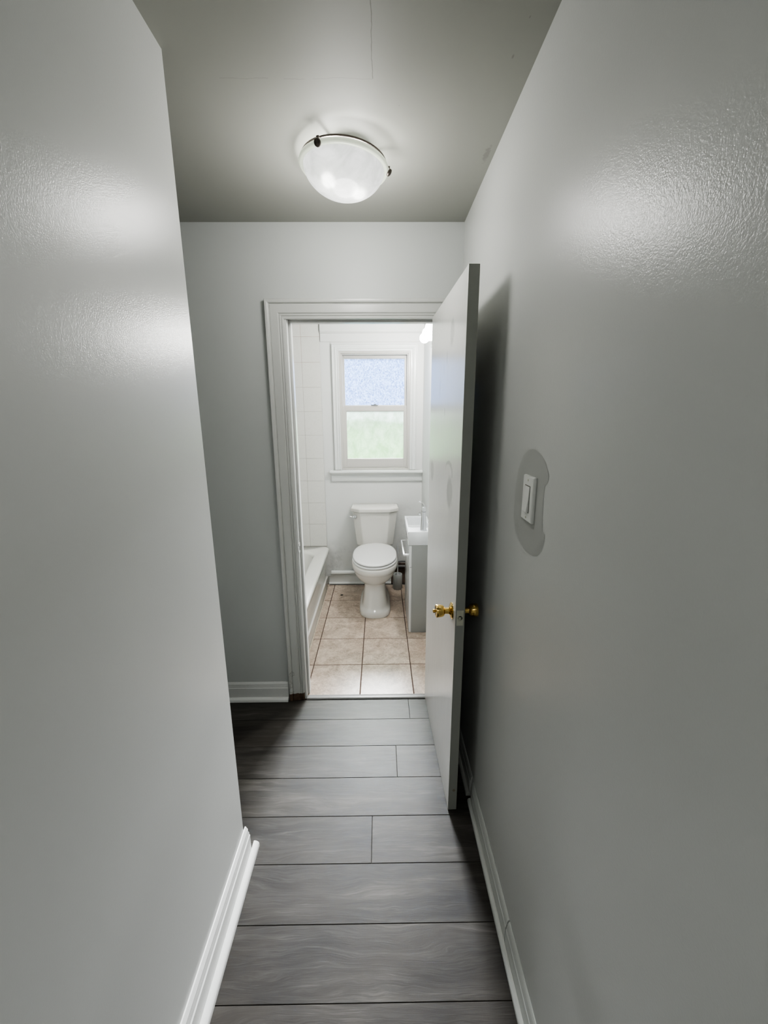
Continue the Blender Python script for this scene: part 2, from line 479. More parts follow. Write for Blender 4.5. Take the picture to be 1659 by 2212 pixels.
shell('wall_bathroom_right', B(XR, XR+.12, YP, YB+.2, 0, H), M_bath, 'white bathroom wall behind the vanity', 'wall')
bm = B(TX, WX0, YB, YB+.2, 0, H); box(bm, WX1, XR, YB, YB+.2, 0, H)
box(bm, WX0, WX1, YB, YB+.2, 0, WZ0); box(bm, WX0, WX1, YB, YB+.2, WZ1, H)
shell('wall_bathroom_back', bm, M_bath, 'white bathroom wall around the window, grimy near the floor', 'wall')

def slab_tiles(name, rects, z1, th, gapz, mat, gmat, bounds, bev, label, cat):
    bm = bmesh.new()
    lay = bm.loops.layers.float_color.new('rnd')
    for (x0, x1, y0, y1) in rects:
        r = random.random()
        fs = []
        b = bev
        lo = [(x0,y0),(x1,y0),(x1,y1),(x0,y1)]; hi = [(x0+b,y0+b),(x1-b,y0+b),(x1-b,y1-b),(x0+b,y1-b)]
        va = [bm.verts.new((*p, z1-th)) for p in lo]; vb = [bm.verts.new((*p, z1-b)) for p in lo]; vc = [bm.verts.new((*p, z1)) for p in hi]
        for i in range(4):
            j = (i+1) % 4
            fs.append(bm.faces.new((va[i], va[j], vb[j], vb[i]))); fs.append(bm.faces.new((vb[i], vb[j], vc[j], vc[i])))
        fs.append(bm.faces.new(vc))
        for f in fs:
            for lp in f.loops: lp[lay] = (r, r, r, 1)
    for f in box(bm, *bounds, z1-th-.02, z1-gapz, 1):
        for lp in f.loops: lp[lay] = (0, 0, 0, 1)
    return struct(obj(name, bm, mats=[mat, gmat]), label, cat)

# hallway planks
rects = []
w = .1822
seam0 = 1.341
joints = {3: .152, 2: .069, 1: None, 0: None, -1: -.041}
k0 = int((YREAR - seam0)/w) - 1
for k in range(k0, 5):
    y0 = seam0 + (k)*w; y1 = y0 + w
    y0c, y1c = max(y0, YREAR), min(y1, YP-.125)
    if y1c - y0c < .005: continue
    jx = {3: .152, 1: .069, -1: -.041}.get(k, -.80 - .012*(k % 4))
    xs = [jx + 1.22*i for i in range(-3, 3)]
    ed = [XN] + [x for x in xs if XN+.02 < x < XR-.02] + [XR]
    g = .0005
    for a, b in zip(ed, ed[1:]):
        rects.append((a+g, b-g, y0c+g, y1c-g))
slab_tiles('floor', rects, 0, .012, .004, M_lam, M_gap, (XN-.12, XR+.12, YREAR-.12, YP-.12), .0012, 'grey wood-look laminate hallway floor', 'floor')

# bathroom tiles
rects = []
g = .003
xl = [TX]+[-.441-.316*i for i in (2, 1)]+[-.441, -.126, .190, XR]
yl = [2.065, 2.385, 2.705, 3.025, 3.345, 3.665, YB]
for a, b in zip(xl, xl[1:]):
    for c, d in zip(yl, yl[1:]):
        rects.append((a+g, b-g, c+g, d-g))
slab_tiles('floor_bathroom', rects, 0, .01, .002, M_tile, M_grout, (TX-.1, XR+.1, YP-.118, YB+.1), .0015, 'beige marbled tile bathroom floor with brown grout', 'floor')

# wall tiles over the tub (back wall): right edge x -.505, lines every 0.2045
bm = bmesh.new()
lines_z = [.385] + [.600+.2045*i for i in range(9)] + [H]
xt = [-.505, -.663, -.868, -1.073, TX+.002]
for a, b in zip(xt, xt[1:]):
    for c, d in zip(lines_z, lines_z[1:]):
        if d-c < .004: continue
        box(bm, b+.001, a-.001, YB-.008, YB-.001, c+.001, d-.001)
o = obj('tile_surround', bm, M_wtile, bevel=.0012, seg=2)
bmg = B(TX+.001, -.506, YB-.006, YB-.0005, .38, H-.001)
o2 = obj('tile_grout', bmg, M_wgrout)
o.name = 'trim_1'; struct(o, 'cream marbled square wall tiles above the bathtub', 'wall tiles'); o2.parent = o; o2.name = 'grout'

# ---------------------------------------------------------------- baseboards
def base_profile(t, h, shoe=True):
    # returns list (depth, z)
    return [(0, 0), (t, 0), (t, h*.70), (t*.82, h*.73), (t*.86, h*.78), (t*.62, h*.84), (t*.66, h*.90), (t*.35, h*.97), (t*.2, h), (0, h)]
def shoe_profile(t0, r, n=5):
    return [(t0, 0), (t0+r*.9, 0)] + [(t0 + r*.9*math.cos(a*PI/2/n), r*.55 + r*.65*math.sin(a*PI/2/n)) for a in range(0, n+1)]

# left : starts at the corner y=1.183 and ends there with a mitred block
bm = bmesh.new()
prism_y(bm, [(XL+d, z) for d, z in base_profile(.017, .128)], YREAR, 1.199)
bl = struct(obj('baseboard_left', bm, M_basel, bevel=.0012), 'thickly painted white baseboard along the left hallway wall', 'baseboard')
bm = bmesh.new(); prism_y(bm, [(XL+d, z) for d, z in shoe_profile(.017, .022)], YREAR, 1.228)
obj('shoe_moulding', bm, M_basel, bl, bevel=.001)
# the small return round the corner
bm = bmesh.new(); prism_x(bm, [(1.183+d, z) for d, z in base_profile(.017, .128)], XN, XL-.0005)
b2 = struct(obj('baseboard_corner', bm, M_basel, bevel=.0012), 'white baseboard turning the left corner into the side passage', 'baseboard')

# right : two lengths with a dark gap at y 1.487, joint groove at y .93
br = None
for (a, b, nm) in ((YREAR, .915, 'baseboard_right'), (.919, 1.40, 'board_length'), (1.425, 1.96, 'board_length')):
    bm = bmesh.new(); prism_y(bm, [(XR-d, z) for d, z in base_profile(.012, .10)], a, b)
    o = obj(nm, bm, M_baser, br, bevel=.001)
    if br is None: br = struct(o, 'dull white baseboard along the right hallway wall', 'baseboard')
bm = bmesh.new(); prism_y(bm, [(XR-d, z) for d, z in shoe_profile(.012, .015)], YREAR, 1.40)
obj('shoe_moulding', bm, M_baser, br, bevel=.001)
bm = bmesh.new(); prism_y(bm, [(XR-d, z) for d, z in shoe_profile(.012, .015)], 1.425, 1.96)
obj('shoe_moulding', bm, M_baser, br, bevel=.001)

# back-left
bm = bmesh.new()
prism_x(bm, [(YW-d, z) for d, z in base_profile(.015, .112)], XN, -.529)
bb = struct(obj('baseboard_back', bm, M_base, bevel=.001), 'chipped grey-white baseboard left of the bathroom doorway', 'baseboard')
bm = bmesh.new(); prism_x(bm, [(YW-d, z) for d, z in shoe_profile(.015, .019)], XN, -.531)
obj('shoe_moulding', bm, M_basel, bb, bevel=.001)

# bathroom back baseboard
bm = bmesh.new()
prism_x(bm, [(YB-d, z) for d, z in [(0, 0), (.030, 0), (.030, .018), (.020, .026), (.020, .085), (.028, .092), (.028, .102), (0, .102)]], -.497, .10)
bq = struct(obj('baseboard_bathroom', bm, M_bathtrim, bevel=.002), 'white bathroom baseboard behind the toilet', 'baseboard')
bm = bmesh.new(); box(bm, -.49, .38, YB-.034, YB-.004, .0005, .006); 
obj('gap_shadow_strip', bm, M_gap, bq)
bm = bmesh.new(); box(bm, .10, XR-.001, YB-.012, YB-.001, .002, .21)
o = struct(obj('trim_6', bm, simple('dark_brown_wall_foot', (.17, .13, .105), .9, 0, .2, 0, .5, 30, .8)), 'dark brown strip at the wall foot behind the vanity', 'trim')  # mottled dark brown strip low on the back wall

# ---------------------------------------------------------------- door casing, jambs
def sweep_frame(bm, P4, dirs, prof, yw):
    rings = []
    for (px, pz), (dx, dz) in zip(P4, dirs):
        rings.append([(px + dx*w_, yw - t_, pz + dz*w_) for w_, t_ in prof])
    loft(bm, rings)
cas = [(0, 0), (0, .010), (.004, .012), (.009, .012), (.011, .008), (.015, .013), (.019, .014), (.021, .010), (.026, .016), (.030, .0165),
       (.060, .0165), (.064, .013), (.067, .022), (.072, .025), (.082, .025), (.084, .020), (.084, 0)]
bm = bmesh.new()
cx0, cx1, cz = -.440, .293, 2.022
sweep_frame(bm, [(cx0, 0), (cx0, cz), (cx1, cz), (cx1, 0)], [(-1, 0), (-1, 1), (1, 1), (1, 0)], cas, YW-.0005)
o = struct(obj('trim_2', bm, M_casing, bevel=.0012), 'grey moulded casing around the bathroom doorway, worn to brown at its foot', 'door casing')
# jamb lining
bm = B(OX0+.001, JX0, YW-.004, YP+.003, 0, OZ-.001); box(bm, JX1, OX1-.001, YW-.004, YP+.003, 0, OZ-.001); box(bm, JX0, JX1, YW-.004, YP+.003, JZ, OZ-.001)
jm = struct(obj('trim_3', bm, M_trim, bevel=.001), 'glossy white jamb lining the bathroom doorway', 'door jamb')
bm = B(JX0, JX0+.011, YW+.038, YW+.075, 0, JZ); box(bm, JX1-.011, JX1, YW+.038, YW+.075, 0, JZ); box(bm, JX0+.011, JX1-.011, YW+.038, YW+.075, JZ-.011, JZ)
obj('door_stop', bm, M_trim, jm, bevel=.0015)
bm = bmesh.new()
def strike(bm):
    x = JX0+.0002; yc = YW+.018; zc = .905
    pts = [(-.020, -.028), (.012, -.028), (.016, -.022), (.016, .022), (.012, .028), (-.020, .028), (-.024, .014), (-.034, .012), (-.034, -.012), (-.024, -.014)]
    a = [bm.verts.new((x, yc+p, zc+q)) for p, q in pts]; b = [bm.verts.new((x+.0022, yc+p, zc+q)) for p, q in pts]
    n = len(pts)
    bm.faces.new(a[::-1]); bm.faces.new(b)
    for i in range(n): bm.faces.new((a[i], a[(i+1) % n], b[(i+1) % n], b[i]))
strike(bm)
sp = obj('strike_plate', bm, M_trim, jm, bevel=.0006)
bm = B(JX0+.0015, JX0+.0030, YW+.006, YW+.019, .893, .917); obj('latch_hole', bm, M_dark, sp)
# threshold
bm = bmesh.new()
prism_x(bm, [(2.046, .0003), (2.046, .004), (2.052, .0085), (2.076, .0085), (2.084, .004), (2.084, .0003)], JX0+.001, JX1-.001)
struct(obj('trim_4', bm, M_thresh, bevel=.0006), 'grey threshold strip between laminate and bathroom tile', 'threshold')

# ---------------------------------------------------------------- door (opened 92 degrees into the hallway)
DW, DT = .700, .035
hx, hy = .2835, 2.058      # hinge edge, right/outer face
ang = math.atan2(.021, .70)
door = empty('door_1', (hx, hy, 0), 0)
door.rotation_euler = (0, 0, ang)
struct(door, 'white bathroom door standing open against the right wall', 'door')
# local frame: door extends along -y, thickness towards -x
bm = B(-DT, 0, -DW, 0, .006, 2.0265)
leaf = obj('door_leaf', bm, mats=[M_door, M_doore], parent=door, bevel=.0015)
for p in leaf.data.polygons:
    if p.normal.y < -.9: p.material_index = 1
kz, ky = .868, -DW+.060
for s, nm in ((-1, 'knob'), (1, 'knob')):
    bm = bmesh.new()
    x0 = -DT if s < 0 else 0
    prof = [(.0, 0), (.032, .0002), (.032, .002), (.029, .0045), (.022, .0065), (.0165, .009), (.0125, .013), (.0118, .022), (.0122, .028), (.0185, .0305), (.0222, .036),
            (.0243, .047), (.0250, .058), (.024, .0605), (.021, .0612), (.0195, .0600), (.012, .0605), (0.0001, .0607)]
    lathe(bm, [(r, x0 + s*h) for r, h in prof], (0, ky, kz), 'X', 40)
    k = obj('door_knob', bm, M_brass, door, smooth=True, autos=40)
    if s < 0:
        bm = bmesh.new(); lathe(bm, [(.0048, x0-.0600), (.0052, x0-.064), (.0075, x0-.067), (.0072, x0-.071), (.003, x0-.073)], (0, ky, kz), 'X', 16)
        obj('lock_button', bm, M_brass, k, smooth=True)
bm = B(-DT/2-.0125, -DT/2+.0125, -DW-.0012, -DW+.001, kz-.030, kz+.030)
lp = obj('latch_plate', bm, M_steel, door, bevel=.0004)
bm = bmesh.new(); lathe(bm, [(.0105, -DW-.0020), (.0105, -DW), ], (-DT/2, 0, kz), 'Y', 24); obj('latch_ring', bm, M_steel, lp, smooth=True, autos=30)
bm = bmesh.new(); lathe(bm, [(.0085, -DW-.0024), (.0085, -DW-.001), ], (-DT/2, 0, kz), 'Y', 24); obj('latch_recess', bm, M_dark, lp)
bm = bmesh.new()
loft(bm, [[(-DT/2-.007, -DW-.002, kz-.008), (-DT/2+.005, -DW-.002, kz-.008), (-DT/2+.005, -DW-.002, kz+.005), (-DT/2-.007, -DW-.002, kz+.005)],
          [(-DT/2-.007, -DW-.009, kz-.008), (-DT/2-.003, -DW-.009, kz-.008), (-DT/2-.003, -DW-.009, kz+.005), (-DT/2-.007, -DW-.009, kz+.005)]])
obj('latch_bolt', bm, M_steel, lp, bevel=.0006)
for z in (kz-.024, kz+.024):
    bm = bmesh.new(); lathe(bm, [(.0032, -DW-.0018), (.0032, -DW-.001)], (-DT/2, 0, z), 'Y', 12); obj('screw', bm, M_steel, lp)
bm = bmesh.new(); lathe(bm, [(.006, -DW-.0006), (.006, -DW+.001)], (-DT/2+.004, 0, .103), 'Y', 16); obj('rubber_bumper_mark', bm, simple('brown_mark', (.24, .22, .17), .7), door)
for z in (.25, 1.78):
    bm = bmesh.new(); lathe(bm, [(.006, z-.045), (.006, z+.045)], (.004, .004, 0), 'Z', 12); box(bm, -.001, .003, -.03, .004, z-.045, z+.045)
    obj('hinge', bm, M_steel, door, smooth=True)

# ---------------------------------------------------------------- light switch
sw = empty('light_switch', (XR, 1.022, 1.377))
tag(sw, 'white rocker light switch on the right wall inside the old paint patch', 'light switch')
bm = bmesh.new()
loft(bm, [[(0, -.0365, -.0585), (0, .0365, -.0585), (0, .0365, .0585), (0, -.0365, .0585)],
          [(-.006, -.0365, -.0585), (-.006, .0365, -.0585), (-.006, .0365, .0585), (-.006, -.0365, .0585)],
          [(-.0085, -.034, -.056), (-.0085, .034, -.056), (-.0085, .034, .056), (-.0085, -.034, .056)]])
obj('wall_plate', bm, M_switch, sw, bevel=.0012)
bm = B(-.0092, -.0083, -.0175, .0175, -.0345, .0345); fr = obj('rocker_frame', bm, simple('switch_gap', (.16, .16, .14), .6), sw)
bm = bmesh.new()   # rocker, bottom pressed out
loft(bm, [[(-.008, -.0155, z), (-.008, .0155, z), (x, .0155, z), (x, -.0155, z)] for z, x in ((-.0325, -.0150), (0, -.0112), (.0325, -.0098))])
obj('rocker', bm, M_switch, sw, bevel=.0008)
for z in (.048, -.048):
    bm = bmesh.new(); lathe(bm, [(.003, -.0095), (.003, -.008)], (0, 0, z), 'X', 14); obj('screw', bm, M_steel, sw)
# older paint around the switch, on the wall
pts = [(.921,1.450),(.918,1.440),(.932,1.428),(.937,1.396),(.934,1.35),(.932,1.315),(.913,1.317),(.914,1.300),(.919,1.279),(.933,1.258),(.956,1.247),(.985,1.240),(1.02,1.236),
       (1.055,1.241),(1.09,1.252),(1.125,1.270),(1.139,1.30),(1.140,1.374),(1.125,1.440),(1.10,1.480),(1.06,1.499),(1.028,1.502),(.977,1.495),(.955,1.485),(.939,1.474),(.928,1.462)]
bm = bmesh.new()
edR = [(1.2365, 1.000), (1.240, .972), (1.247, .953), (1.258, .934), (1.279, .919), (1.298, .913), (1.314, .911), (1.318, .930), (1.35, .934), (1.396, .938), (1.426, .936), (1.434, .922), (1.450, .917), (1.462, .927), (1.474, .939), (1.486, .956), (1.495, .977), (1.502, 1.015)]
edL = [(1.2365, 1.035), (1.241, 1.055), (1.252, 1.09), (1.270, 1.12), (1.30, 1.137), (1.374, 1.140), (1.44, 1.125), (1.48, 1.095), (1.499, 1.055), (1.502, 1.03)]
def itp(tab, z):
    for (a, b), (c, d) in zip(tab, tab[1:]):
        if a <= z <= c: return b + (d-b)*(z-a)/(c-a)
    return tab[-1][1]
prev = None
NZ = 110
for i in range(NZ+1):
    z = 1.2366 + (1.5019-1.2366)*i/NZ
    j = 0 if 1.32 < z < 1.425 else .0018
    a = bm.verts.new((XR-.0005, itp(edR, z)+random.uniform(-j, j), z)); b = bm.verts.new((XR-.0005, itp(edL, z)+random.uniform(-.001, .001), z))
    if prev: bm.faces.new((prev[0], a, b, prev[1]))
    prev = (a, b)
o = obj('paint_patch', bm, M_patch, bpy.data.objects['wall_right'])
o['label'] = 'darker grey patch of older paint around the switch'

# ---------------------------------------------------------------- ceiling light
LX, LY = -.109, 1.572
cl = empty('ceiling_light', (LX, LY, H)); TILT = math.radians(3.4); tag(cl, 'frosted glass bowl ceiling light with dark metal clips', 'ceiling light')
bm = bmesh.new(); lathe(bm, [(.088, -.0005), (.088, -.010), (.082, -.024), (.02, -.026)], (0,0,0), 'Z', 64)
obj('base_pan', bm, simple('white_enamel_pan', (.75, .76, .74), .3), cl, smooth=True)
RB, ZR, DB = .1325, -.044, .082
bm = bmesh.new(); lathe(bm, [(.1350, -.0255), (.1400, -.0255), (.1410, -.0310), (.1350, -.0310), (.1350, -.0255)], (0,0,0), 'Z', 64, cap=False)
for a in (243, -1, 118):
    a = math.radians(a); tube(bm, [(.084*math.cos(a), .084*math.sin(a), -.020), (.137*math.cos(a), .137*math.sin(a), -.0285)], .0035, 8)
obj('metal_ring', bm, M_pewter, cl, smooth=True)
bm = bmesh.new()
prof = [(.0008, ZR-DB)] + [(RB*math.sin(PI/2*i/26), ZR - DB*max(0.0, math.cos(PI/2*i/26))**1.12) for i in range(1, 27)]
lathe(bm, prof, (0,0,0), 'Z', 72, cap=True)
for f in [f for f in bm.faces if len(f.verts) > 10 and f.calc_center_median().z > ZR-.01]: bm.faces.remove(f)
obj('glass_bowl', bm, M_bowl, cl, smooth=True, autos=0)
bm = bmesh.new()
rp = [(RB-.004, ZR+.001), (RB+.003, ZR-.005), (RB+.010, ZR-.003), (RB+.0145, ZR+.003), (RB+.013, ZR+.008), (RB+.006, ZR+.009), (RB-.002, ZR+.006), (RB-.004, ZR+.001)]
lathe(bm, rp, (0,0,0), 'Z', 64, cap=False)
obj('glass_rim', bm, M_rim, cl, smooth=True, autos=0)
for a in (math.radians(243), math.radians(-1), math.radians(118)):
    bm = bmesh.new()
    d = Vector((math.cos(a), math.sin(a), 0)); s = Vector((-math.sin(a), math.cos(a), 0))
    c0 = d*(RB+.014)
    loft(bm, [[tuple(d*r+s*w+Vector((0,0,z))) for r, w in ((RB+.0165, -.004), (RB+.0165, .004), (RB+.0185, .004), (RB+.0185, -.004))] for z in (-.030, -.046)])
    loft(bm, [[tuple(d*r+s*w+Vector((0,0,z))) for w, z in ((-.004, -.030), (.004, -.030), (.004, -.0315), (-.004, -.0315))] for r in (RB+.006, RB+.0185)])
    ax = (d*.8 + Vector((0,0,-.6))).normalized(); u = s; v = ax.cross(u)
    cc = d*(RB+.0150)+Vector((0,0,ZR-.002))
    rings = []
    for r, h in ((.0105, -.001), (.0115, .002), (.0105, .005), (.006, .0075), (.0005, .008)):
        rings.append([tuple(cc + ax*h + u*r*math.cos(t*2*PI/20) + v*r*math.sin(t*2*PI/20)) for t in range(20)])
    loft(bm, rings)
    obj('clip', bm, M_pewter, cl, smooth=True, autos=40)
for ch in cl.children:
    if ch.name.split('.')[0] in ('glass_bowl', 'glass_rim', 'clip', 'metal_ring'): ch.rotation_euler = (0, TILT, 0)
for (dx, dy) in ((-.045, -.012), (.040, .022)):
    bm = bmesh.new(); c = (dx, dy, -.062)
    lathe(bm, [(.024*math.sin(PI*i/12)+.0003, -.026*math.cos(PI*i/12)) for i in range(13)], c, 'Z', 20)
    b_ = obj('light_bulb', bm, M_bulbin, cl, smooth=True, autos=0)
    bm = bmesh.new(); lathe(bm, [(.013, -.026), (.013, -.040)], (dx, dy, 0), 'Z', 16); obj('socket', bm, M_white, b_)

# ---------------------------------------------------------------- window
win = struct(empty('window_1', (0, YB, 0)), 'white double-hung bathroom window with frosted panes', 'window')
win.location = (0, 0, 0)
# painted wood liner of the opening
bm = B(WX0, WX0+.020, YB+.001, YB+.19, WZ0, WZ1); box(bm, WX1-.020, WX1, YB+.001, YB+.19, WZ0, WZ1); box(bm, WX0+.02, WX1-.02, YB+.001, YB+.19, WZ1-.022, WZ1); box(bm, WX0+.02, WX1-.02, YB+.001, YB+.19, WZ0, WZ0+.016)
obj('window_liner', bm, M_white, win, bevel=.001)
ux0, ux1 = WX0+.022, WX1-.022
def sash(name, x0, x1, z0, z1, y0, y1, sl, sr, st, sb, pane):
    bm = B(x0, x0+sl, y0, y1, z0, z1); box(bm, x1-sr, x1, y0, y1, z0, z1); box(bm, x0+sl, x1-sr, y0, y1, z1-st, z1); box(bm, x0+sl, x1-sr, y0, y1, z0, z0+sb)
    s = obj(name, bm, M_white, win, bevel=.0015)
    ym = (y0+y1)/2
    bm = bmesh.new(); bm.faces.new([bm.verts.new(p) for p in ((x0+sl-.003, ym, z0+sb-.003), (x1-sr+.003, ym, z0+sb-.003), (x1-sr+.003, ym, z1-st+.003), (x0+sl-.003, ym, z1-st+.003))])
    obj('glass_pane', bm, pane, s)
    bm = bmesh.new()
    for (a, b, c, d) in ((x0+sl, x0+sl+.004, z0+sb, z1-st), (x1-sr-.004, x1-sr, z0+sb, z1-st), (x0+sl+.004, x1-sr-.004, z0+sb, z0+sb+.004), (x0+sl+.004, x1-sr-.004, z1-st-.004, z1-st)):
        box(bm, a, b, ym-.008, ym-.001, c, d)
    obj('glazing_bead', bm, M_white, s)
    return s
sash('upper_sash', ux0, ux1, 1.640, WZ1-.024, YB+.075, YB+.105, .020, .024, .030, .034, M_pane_u)
sl_ = sash('lower_sash', ux0+.002, ux1-.002, WZ0+.018, 1.672, YB+.040, YB+.070, .030, .030, .046, .078, M_pane_l)
bm = B(-.075, -.015, YB+.030, YB+.050, 1.672, 1.680); box(bm, -.05, -.03, YB+.024, YB+.045, 1.678, 1.686); obj('sash_lock', bm, M_chrome, win, bevel=.001)
# inner stops (dark shadow grooves)
bm = B(WX0+.020, WX0+.030, YB+.018, YB+.036, WZ0+.016, WZ1-.022); box(bm, WX1-.030, WX1-.020, YB+.018, YB+.036, WZ0+.016, WZ1-.022); box(bm, WX0+.03, WX1-.03, YB+.018, YB+.036, WZ1-.032, WZ1-.022)
obj('window_stop', bm, M_white, win, bevel=.001)
# casing
wcas = [(0, 0), (0, .012), (.006, .014), (.010, .014), (.012, .010), (.018, .010), (.020, .016), (.028, .018), (.032, .014), (.048, .014), (.050, .020), (.056, .021), (.058, .016), (.058, 0)]
bm = bmesh.new()
sweep_frame(bm, [(WX0+.004, 1.108), (WX0+.004, WZ1-.006), (WX1-.004, WZ1-.006), (WX1-.004, 1.108)], [(-1, 0), (-1, 1), (1, 1), (1, 0)], wcas, YB-.0005)
obj('window_casing', bm, M_whitew, win, bevel=.0012)
bm = bmesh.new()   # sill (stool)
prism_x(bm, [(YB+.018, 1.078), (YB-.044, 1.078), (YB-.052, 1.084), (YB-.054, 1.092), (YB-.052, 1.100), (YB-.044, 1.1045), (YB+.018, 1.1045)], -.452, XR-.001)
obj('window_sill', bm, M_whitew, win, bevel=.001)
bm = bmesh.new()
prism_x(bm, [(YB-.0005, 1.004), (YB-.014, 1.004), (YB-.018, 1.010), (YB-.018, 1.058), (YB-.030, 1.070), (YB-.034, 1.0775), (YB-.0005, 1.0775)], -.440, XR-.001)
obj('apron', bm, M_whitew, win, bevel=.001)
# flat board and rounded ledge above the window
bm = bmesh.new()
prism_x(bm, [(YB-.0005, 2.196), (YB-.006, 2.196), (YB-.007, 2.262), (YB-.016, 2.268), (YB-.022, 2.276), (YB-.022, 2.419), (YB-.0005, 2.419)], -.500, XR-.001)
struct(obj('trim_5', bm, M_bath, bevel=.002), 'white boxed ledge across the wall above the bathroom window', 'trim')

# ---------------------------------------------------------------- outside the window
o = obj('ground', B(-12, 12, YB+.25, YB+22, -.6, -.5), M_lawn); struct(o, 'green lawn outside the bathroom window', 'ground')
bm = bmesh.new()
bmesh.ops.create_icosphere(bm, subdivisions=4, radius=1)
for v in bm.verts:
    f = 1 + .12*math.sin(v.co.x*9)*math.sin(v.co.y*7+1)*math.sin(v.co.z*8+2) + random.uniform(-.05, .05)
    v.co = Vector((v.co.x*3.2*f-.2, v.co.y*.7*f+YB+3.6, max(-.5, v.co.z*1.05*f+.45)))
o = obj('hedge', bm, M_hedge, smooth=True, autos=0); tag(o, 'green hedge seen as a blur through the lower window pane', 'hedge')

# ---------------------------------------------------------------- bathtub
TXR, TY0, TY1, TZ = -.490, YP+.012, YB-.010, .385
tub = empty('bathtub', ((TX+TXR)/2, (TY0+TY1)/2, 0)); tag(tub, 'white enamel built-in bathtub along the left bathroom wall', 'bathtub')
def W2(o, par):
    o.matrix_parent_inverse = Matrix.Translation(-par.location); return o
bm = bmesh.new()
X0 = TX+.003
def tr(dx, z, r=.035): return rrect(X0, TXR+dx, TY0, TY1, r, z, 6, (max(r, .07), .004, .004, .01))
rings = [tr(-.014, 0), tr(-.014, .04), tr(-.012, .10), tr(-.024, .106), tr(-.020, .29), tr(-.006, .296), tr(-.003, .330), tr(.004, .345), tr(.010, .360), tr(.010, .374), tr(.004, .383), tr(-.010, TZ, .05)]
def ti(a, z, r): return rrect(X0+.055+a, TXR-.100-a, TY0+.13+a*1.2, TY1-.155-a*1.6, r, z, 6)
rings += [ti(-.012, TZ, .13), ti(0, TZ-.004, .12), ti(.008, TZ-.02, .12), ti(.03, .25, .11), ti(.05, .12, .10), ti(.08, .075, .09), ti(.14, .06, .06)]
loft(bm, rings, True, True)
W2(obj('tub_body', bm, M_tub, tub, smooth=True, autos=50), tub)
bm = bmesh.new(); lathe(bm, [(.0, 0), (.022, 0), (.022, .003), (.001, .004)], (-.9, TY1-.45, .061), 'Z', 20)
W2(obj('drain', bm, M_chrome, tub, smooth=True), tub)
bm = bmesh.new()
pts = []
for i in range(60):
    y = TY0+.01 + (TY1-TY0-.04)*i/59
    pts.append((TXR-.009+random.uniform(-.0012, .0014), y, .0025))
tube(bm, pts, [random.uniform(.0028, .0055) for _ in pts], 8)
W2(obj('caulk_bead', bm, M_caulk, tub, smooth=True), tub)

# ---------------------------------------------------------------- toilet
tc = -.049
toi = empty('toilet', (tc, 3.3, 0)); tag(toi, 'white two-piece toilet with closed lid under the window', 'toilet')
def TO(name, bm, m, **k): return W2(obj(name, bm, m, toi, **k), toi)
bm = bmesh.new()
E_ = lambda yf, yb, hw, z, k=.45, pf=2.2, pb=2.8: egg(tc, yf, yb, hw, z, 56, k, pf, pb)
loft(bm, [E_(3.002, 3.55, .127, .0015, .3, 2.6, 4), E_(3.000, 3.55, .129, .012, .3, 2.6, 4), E_(3.004, 3.55, .127, .040, .3, 2.6, 4), E_(3.010, 3.55, .121, .052, .3, 2.6, 4), E_(3.022, 3.55, .109, .060, .3, 2.8, 4),
          E_(3.030, 3.54, .103, .075, .3, 2.8, 4), E_(3.048, 3.53, .094, .14, .3, 2.8, 4), E_(3.062, 3.52, .088, .20, .3, 2.8, 4), E_(3.072, 3.52, .086, .245, .3, 2.8, 4),
          E_(3.066, 3.53, .095, .258, .32, 2.4, 3.5), E_(3.040, 3.55, .124, .275, .38), E_(3.008, 3.57, .150, .300, .42), E_(2.982, 3.58, .168, .330, .44), E_(2.966, 3.585, .178, .360, .45),
          E_(2.960, 3.588, .1805, .372, .45), E_(2.953, 3.59, .1865, .378, .45), E_(2.948, 3.60, .190, .395, .45), E_(2.946, 3.60, .190, .418, .45), E_(2.951, 3.60, .186, .428, .45), E_(2.965, 3.59, .175, .431, .45)])
TO('bowl', bm, M_ceramic, smooth=True, autos=60)
S_ = lambda yf, hw, z: egg(tc, yf, 3.475, hw, z, 56, .50, 2.1, 2.9)
bm = bmesh.new(); loft(bm, [S_(2.966, .170, .4320), S_(2.953, .181, .4345), S_(2.950, .183, .437), S_(2.949, .184, .444), S_(2.954, .180, .4495), S_(2.97, .168, .450)])
TO('seat', bm, M_seat, smooth=True, autos=60)
L_ = lambda yf, hw, z: egg(tc, yf, 3.512, hw, z, 56, .50, 2.1, 2.6)
bm = bmesh.new(); loft(bm, [L_(2.968, .168, .4525), L_(2.956, .177, .4550), L_(2.952, .181, .459), L_(2.952, .181, .465), L_(2.957, .178, .4705), L_(2.975, .165, .4735), L_(3.05, .12, .4755), L_(3.15, .05, .4765)])
TO('lid', bm, M_seat, smooth=True, autos=60)
def tankring(hw, yf, yb, ch, z, cx_=None): 
    c = tc if cx_ is None else cx_
    return [(c-hw, yb, z), (c-hw, yf+ch*.95, z), (c-hw+ch*1.15, yf, z), (c+hw-ch*1.15, yf, z), (c+hw, yf+ch*.95, z), (c+hw, yb, z)]
bm = bmesh.new()
loft(bm, [tankring(.145, 3.525, 3.700, .045, .4335), tankring(.163, 3.512, 3.700, .050, .444), tankring(.170, 3.507, 3.700, .055, .50), tankring(.200, 3.497, 3.700, .062, .756)])
TO('tank', bm, M_ceramic, bevel=.007, seg=3)
bm = bmesh.new()
loft(bm, [tankring(.207, 3.487, 3.702, .066, .7575), tankring(.211, 3.483, 3.703, .068, .762), tankring(.211, 3.483, 3.703, .068, .787), tankring(.204, 3.492, 3.700, .066, .797), tankring(.180, 3.515, 3.685, .06, .803)])
TO('tank_lid', bm, M_ceramic, bevel=.004, seg=3)
lv = bmesh.new(); 
